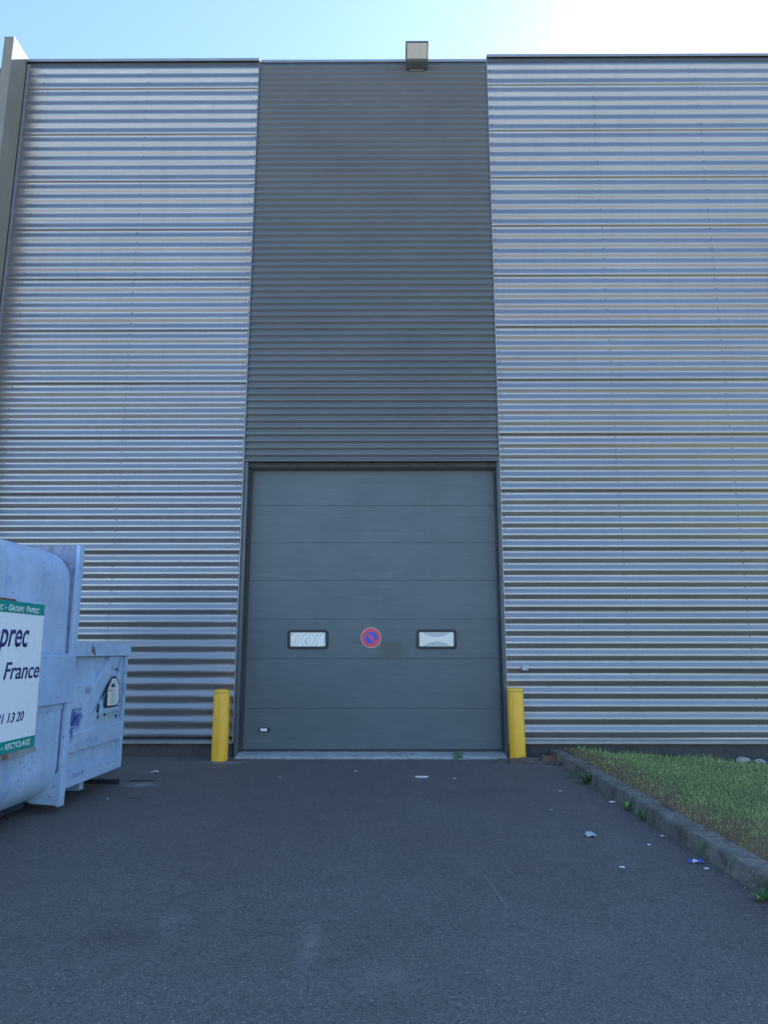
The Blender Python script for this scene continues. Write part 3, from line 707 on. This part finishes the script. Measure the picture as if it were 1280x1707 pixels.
# pale stones by the wall on the right
for i, (x, r, lab) in enumerate(((5.22, .10, 'pale grey stone against the wall, leftmost in the row'), (5.45, .085, 'pale grey stone against the wall, second in the row'), (5.68, .10, 'pale grey stone against the wall, third in the row'), (5.95, .09, 'pale grey stone against the wall, last in the row at the frame edge'))):
    tag(blob_mesh(x, -.10 - .03 * (i % 2), lawn_z(x, -.1) - .005, r * .95, r * .6, r * .5, 40 + i).build('rubble_stone', 'rubble'), lab, 'stone', 'pale stones at the foot of the wall')
# rubble crumbs
m = MB(); rd = random.Random(5)
for _ in range(70):
    x, y = rd.gauss(2.15, .16), rd.gauss(-.42, .16); s_ = rd.uniform(.006, .02)
    if x < 2.38 and y < -.02: m.box(x, x + s_, y, y + s_ * rd.uniform(.6, 1.4), .0005, s_ * .7)
for _ in range(240):
    x, y = rd.uniform(-2.2, 2.35), -.22 - abs(rd.gauss(0, .35)); s_ = rd.uniform(.003, .011); m.box(x, x + s_, y, y + s_, .0005, s_ * .7)
for _ in range(260):
    y = rd.uniform(-8, -.3); x = 2.38 - abs(rd.gauss(0, .10)); s_ = rd.uniform(.003, .012); m.box(x, x + s_, y, y + s_, .0005, s_ * .7)
tag(m.build('grit', 'grit_stone'), 'loose pale grit scattered on the asphalt along the wall and kerb', 'grit', kind='stuff')

def leaf(m, base, ang, L_, W, rise, droop=.5):
    n = 4; ca, sa = math.cos(ang), math.sin(ang); pv = None; st = len(m.v)
    for k in range(n + 1):
        t_ = k / n; d = L_ * t_; h = rise * math.sin(t_ * math.pi * (.5 + .5 * droop)); ww = W * math.sin(math.pi * min(.97, t_ * .85 + .12))
        cx_, cy_ = base[0] + ca * d, base[1] + sa * d
        m.v += [(cx_ - sa * ww, cy_ + ca * ww, base[2] + h + ww * .25), (cx_, cy_, base[2] + h), (cx_ + sa * ww, cy_ - ca * ww, base[2] + h + ww * .25)]
    for k in range(n):
        a = st + 3 * k; m.f += [(a, a + 1, a + 4, a + 3), (a + 1, a + 2, a + 5, a + 4)]
def weed(x, y, z, s, n, seed, label, stemmy=False):
    rd = random.Random(seed); e = empty('weed', (x, y, z), label=label, cat='weed', group='weeds growing from the cracks')
    m = MB(); st_ = MB()
    for k in range(n):
        a = rd.uniform(0, 2 * math.pi)
        if stemmy:
            h = rd.uniform(.2, 1) * s; dx, dy = rd.uniform(-s, s) * 1.2, rd.uniform(-s, s) * .4
            st_.box(dx * .5 - .002, dx * .5 + .002, dy * .5, dy * .5 + .003, 0, h)
            leaf(m, (dx * .6, dy * .6, h), a, s * .35, s * .10, s * .1)
        else: leaf(m, (0, 0, 0), a, s * rd.uniform(.6, 1.1), s * rd.uniform(.13, .2), s * rd.uniform(.3, .9))
    m.build('leaves', 'weed_leaf', e, fix=False)
    if stemmy: st_.build('stem', 'weed_leaf', e, fix=False)
weed(1.02, -.20, .01, .11, 34, 1, 'small leafy weed sprouting at the concrete door threshold', True)
weed(2.36, -2.15, 0, .13, 14, 2, 'largest rosette weed at the kerb foot, second from the wall')
weed(2.28, -1.75, 0, .08, 7, 3, 'small flat weed at the kerb foot, nearest the wall')
weed(2.37, -3.60, 0, .085, 9, 4, 'bushy yellowish weed at the kerb foot, third from the wall')
weed(2.37, -4.00, 0, .09, 6, 5, 'broad leaved weed at the kerb foot, fourth from the wall')
weed(2.40, -5.28, .03, .10, 9, 6, 'wispy weed growing up the kerb face behind the blue wrapper', True)
weed(2.36, -6.22, 0, .085, 7, 7, 'bright green weed at the kerb foot at the right frame edge')

# litter
def sheet(x, y, z, pts, th_, mat, name, label, cat, rz=0, group=None, crumple=0, seed=0):
    rd = random.Random(seed); m = MB(); n = len(pts)
    top = [(px, py, pz + th_) for px, py, pz in pts]
    m.v = [(px, py, pz) for px, py, pz in pts] + top; m.f = [tuple(range(n))[::-1], tuple(range(n, 2 * n))] + [(k, (k + 1) % n, n + (k + 1) % n, n + k) for k in range(n)]
    o = m.build(name, mat); o.location = (x, y, z); o.rotation_euler = (0, 0, rz); return tag(o, label, cat, group)
# white cardboard tray piece
tr = empty('cardboard_tray', (.42, -1.78, 0), label='small white torn paper tray lying on the asphalt before the door', cat='litter')
MB().prism([(-.09, .024), (.09, .024), (.055, .002), (-.055, .002)], 'y', -.002, .0).build('front_flap', 'paper_white', tr)
MB().prism([(-.05, -.002), (.05, -.002), (.085, .075), (-.085, .075)], 'z', .002, .004).build('base', 'paper_white', tr)
def crumple(cx, cy, rx, ry, rz, seed, mat, name, label, cat, group=None):
    rd = random.Random(seed); m = MB(); n = 9
    for j in range(n):
        for i in range(n):
            u, v = i / (n - 1) * 2 - 1, j / (n - 1) * 2 - 1; q = math.sqrt(max(0, 1 - .5 * (u * u + v * v)))
            m.v.append((rx * u * (.75 + .25 * q) + rd.uniform(-.1, .1) * rx, ry * v * (.75 + .25 * q) + rd.uniform(-.1, .1) * ry, max(.002, rz * q * rd.uniform(.35, 1.1))))
    for j in range(n - 1):
        for i in range(n - 1): m.f.append((j * n + i, j * n + i + 1, (j + 1) * n + i + 1, (j + 1) * n + i))
    o = m.build(name, mat, fix=False); o.location = (cx, cy, .001); o.rotation_euler = (0, 0, rd.uniform(-.6, .6))
    md = o.modifiers.new('solid', 'SOLIDIFY'); md.thickness = .001; md.offset = 1
    return tag(o, label, cat, group)
crumple(1.72, -4.62, .045, .05, .035, 1, 'plastic_clear', 'plastic_cup', 'crushed translucent plastic cup on the open asphalt left of the kerb', 'litter')
crumple(1.70, -5.52, .02, .016, .012, 2, 'paper_white', 'paper_scrap', 'small white paper scrap on the asphalt, nearest the viewer', 'litter', 'paper scraps on the asphalt')
G = 'paper scraps on the asphalt'
for k, (x, y, r, mat, lab) in enumerate((
    (2.33, -3.25, .035, 'paper_white', 'white crumpled paper scrap at the kerb foot between two weeds'),
    (1.62, -3.60, .014, 'paper_dirty', 'tiny pale paper scrap on the asphalt above the crushed cup'),
    (1.93, -2.65, .022, 'paper_dirty', 'pale paper scrap on the asphalt left of the kerb weeds'),
    (2.12, -4.90, .016, 'paper_white', 'tiny white scrap halfway between the crushed cup and the kerb'),
    (2.33, -4.62, .018, 'paper_white', 'white scrap at the kerb foot beyond the last broad leaved weed'),
    (2.30, -5.55, .022, 'paper_white', 'white scrap just in front of the blue wrapper'),
    (.82, -1.85, .025, 'paper_dirty', 'pale scrap right of the white paper tray'),
    (-3.02, -1.42, .055, 'paper_dirty', 'pale flattened scrap on the asphalt beyond the blue compactor end'),
    (-2.98, -3.10, .014, 'paper_white', 'tiny white scrap on the asphalt beside the compactor foot'),
    (-.42, -1.30, .018, 'paper_white', 'tiny white scrap on the asphalt left of the white paper tray'),
    (-1.35, -1.75, .020, 'paper_dirty', 'pale scrap on the asphalt before the left half of the door'))):
    crumple(x, y, r, r * .8, r * .5, 20 + k, mat, 'paper_scrap', lab, 'litter', G)
wr = empty('snack_wrapper', (2.30, -5.40, 0), label='torn blue and white wrapper lying against the kerb', cat='litter')
for (nm, mt, dx, rx, ry, sd_) in (('blue_film', 'wrapper_blue', .022, .022, .02, 60), ('white_film', 'paper_white', -.02, .028, .012, 61), ('blue_corner', 'wrapper_blue', -.055, .022, .010, 62)):
    o = crumple(0, 0, rx, ry, .03, sd_, mt, nm, None, None); o.parent = wr; o.location = (dx, 0, .001)
rotbox(-2.98, -2.02, .001, .30, .02, .012, R(2), 9, 'steel_dark', 'steel_strip', 'thin dark steel strip on the asphalt beside the compactor end', 'steel strip')
rotbox(-2.70, -3.05, .001, .14, .03, .008, R(5), 10, 'slate', 'flat_debris', 'small dark flat scrap on the asphalt in front of the compactor post', 'debris')
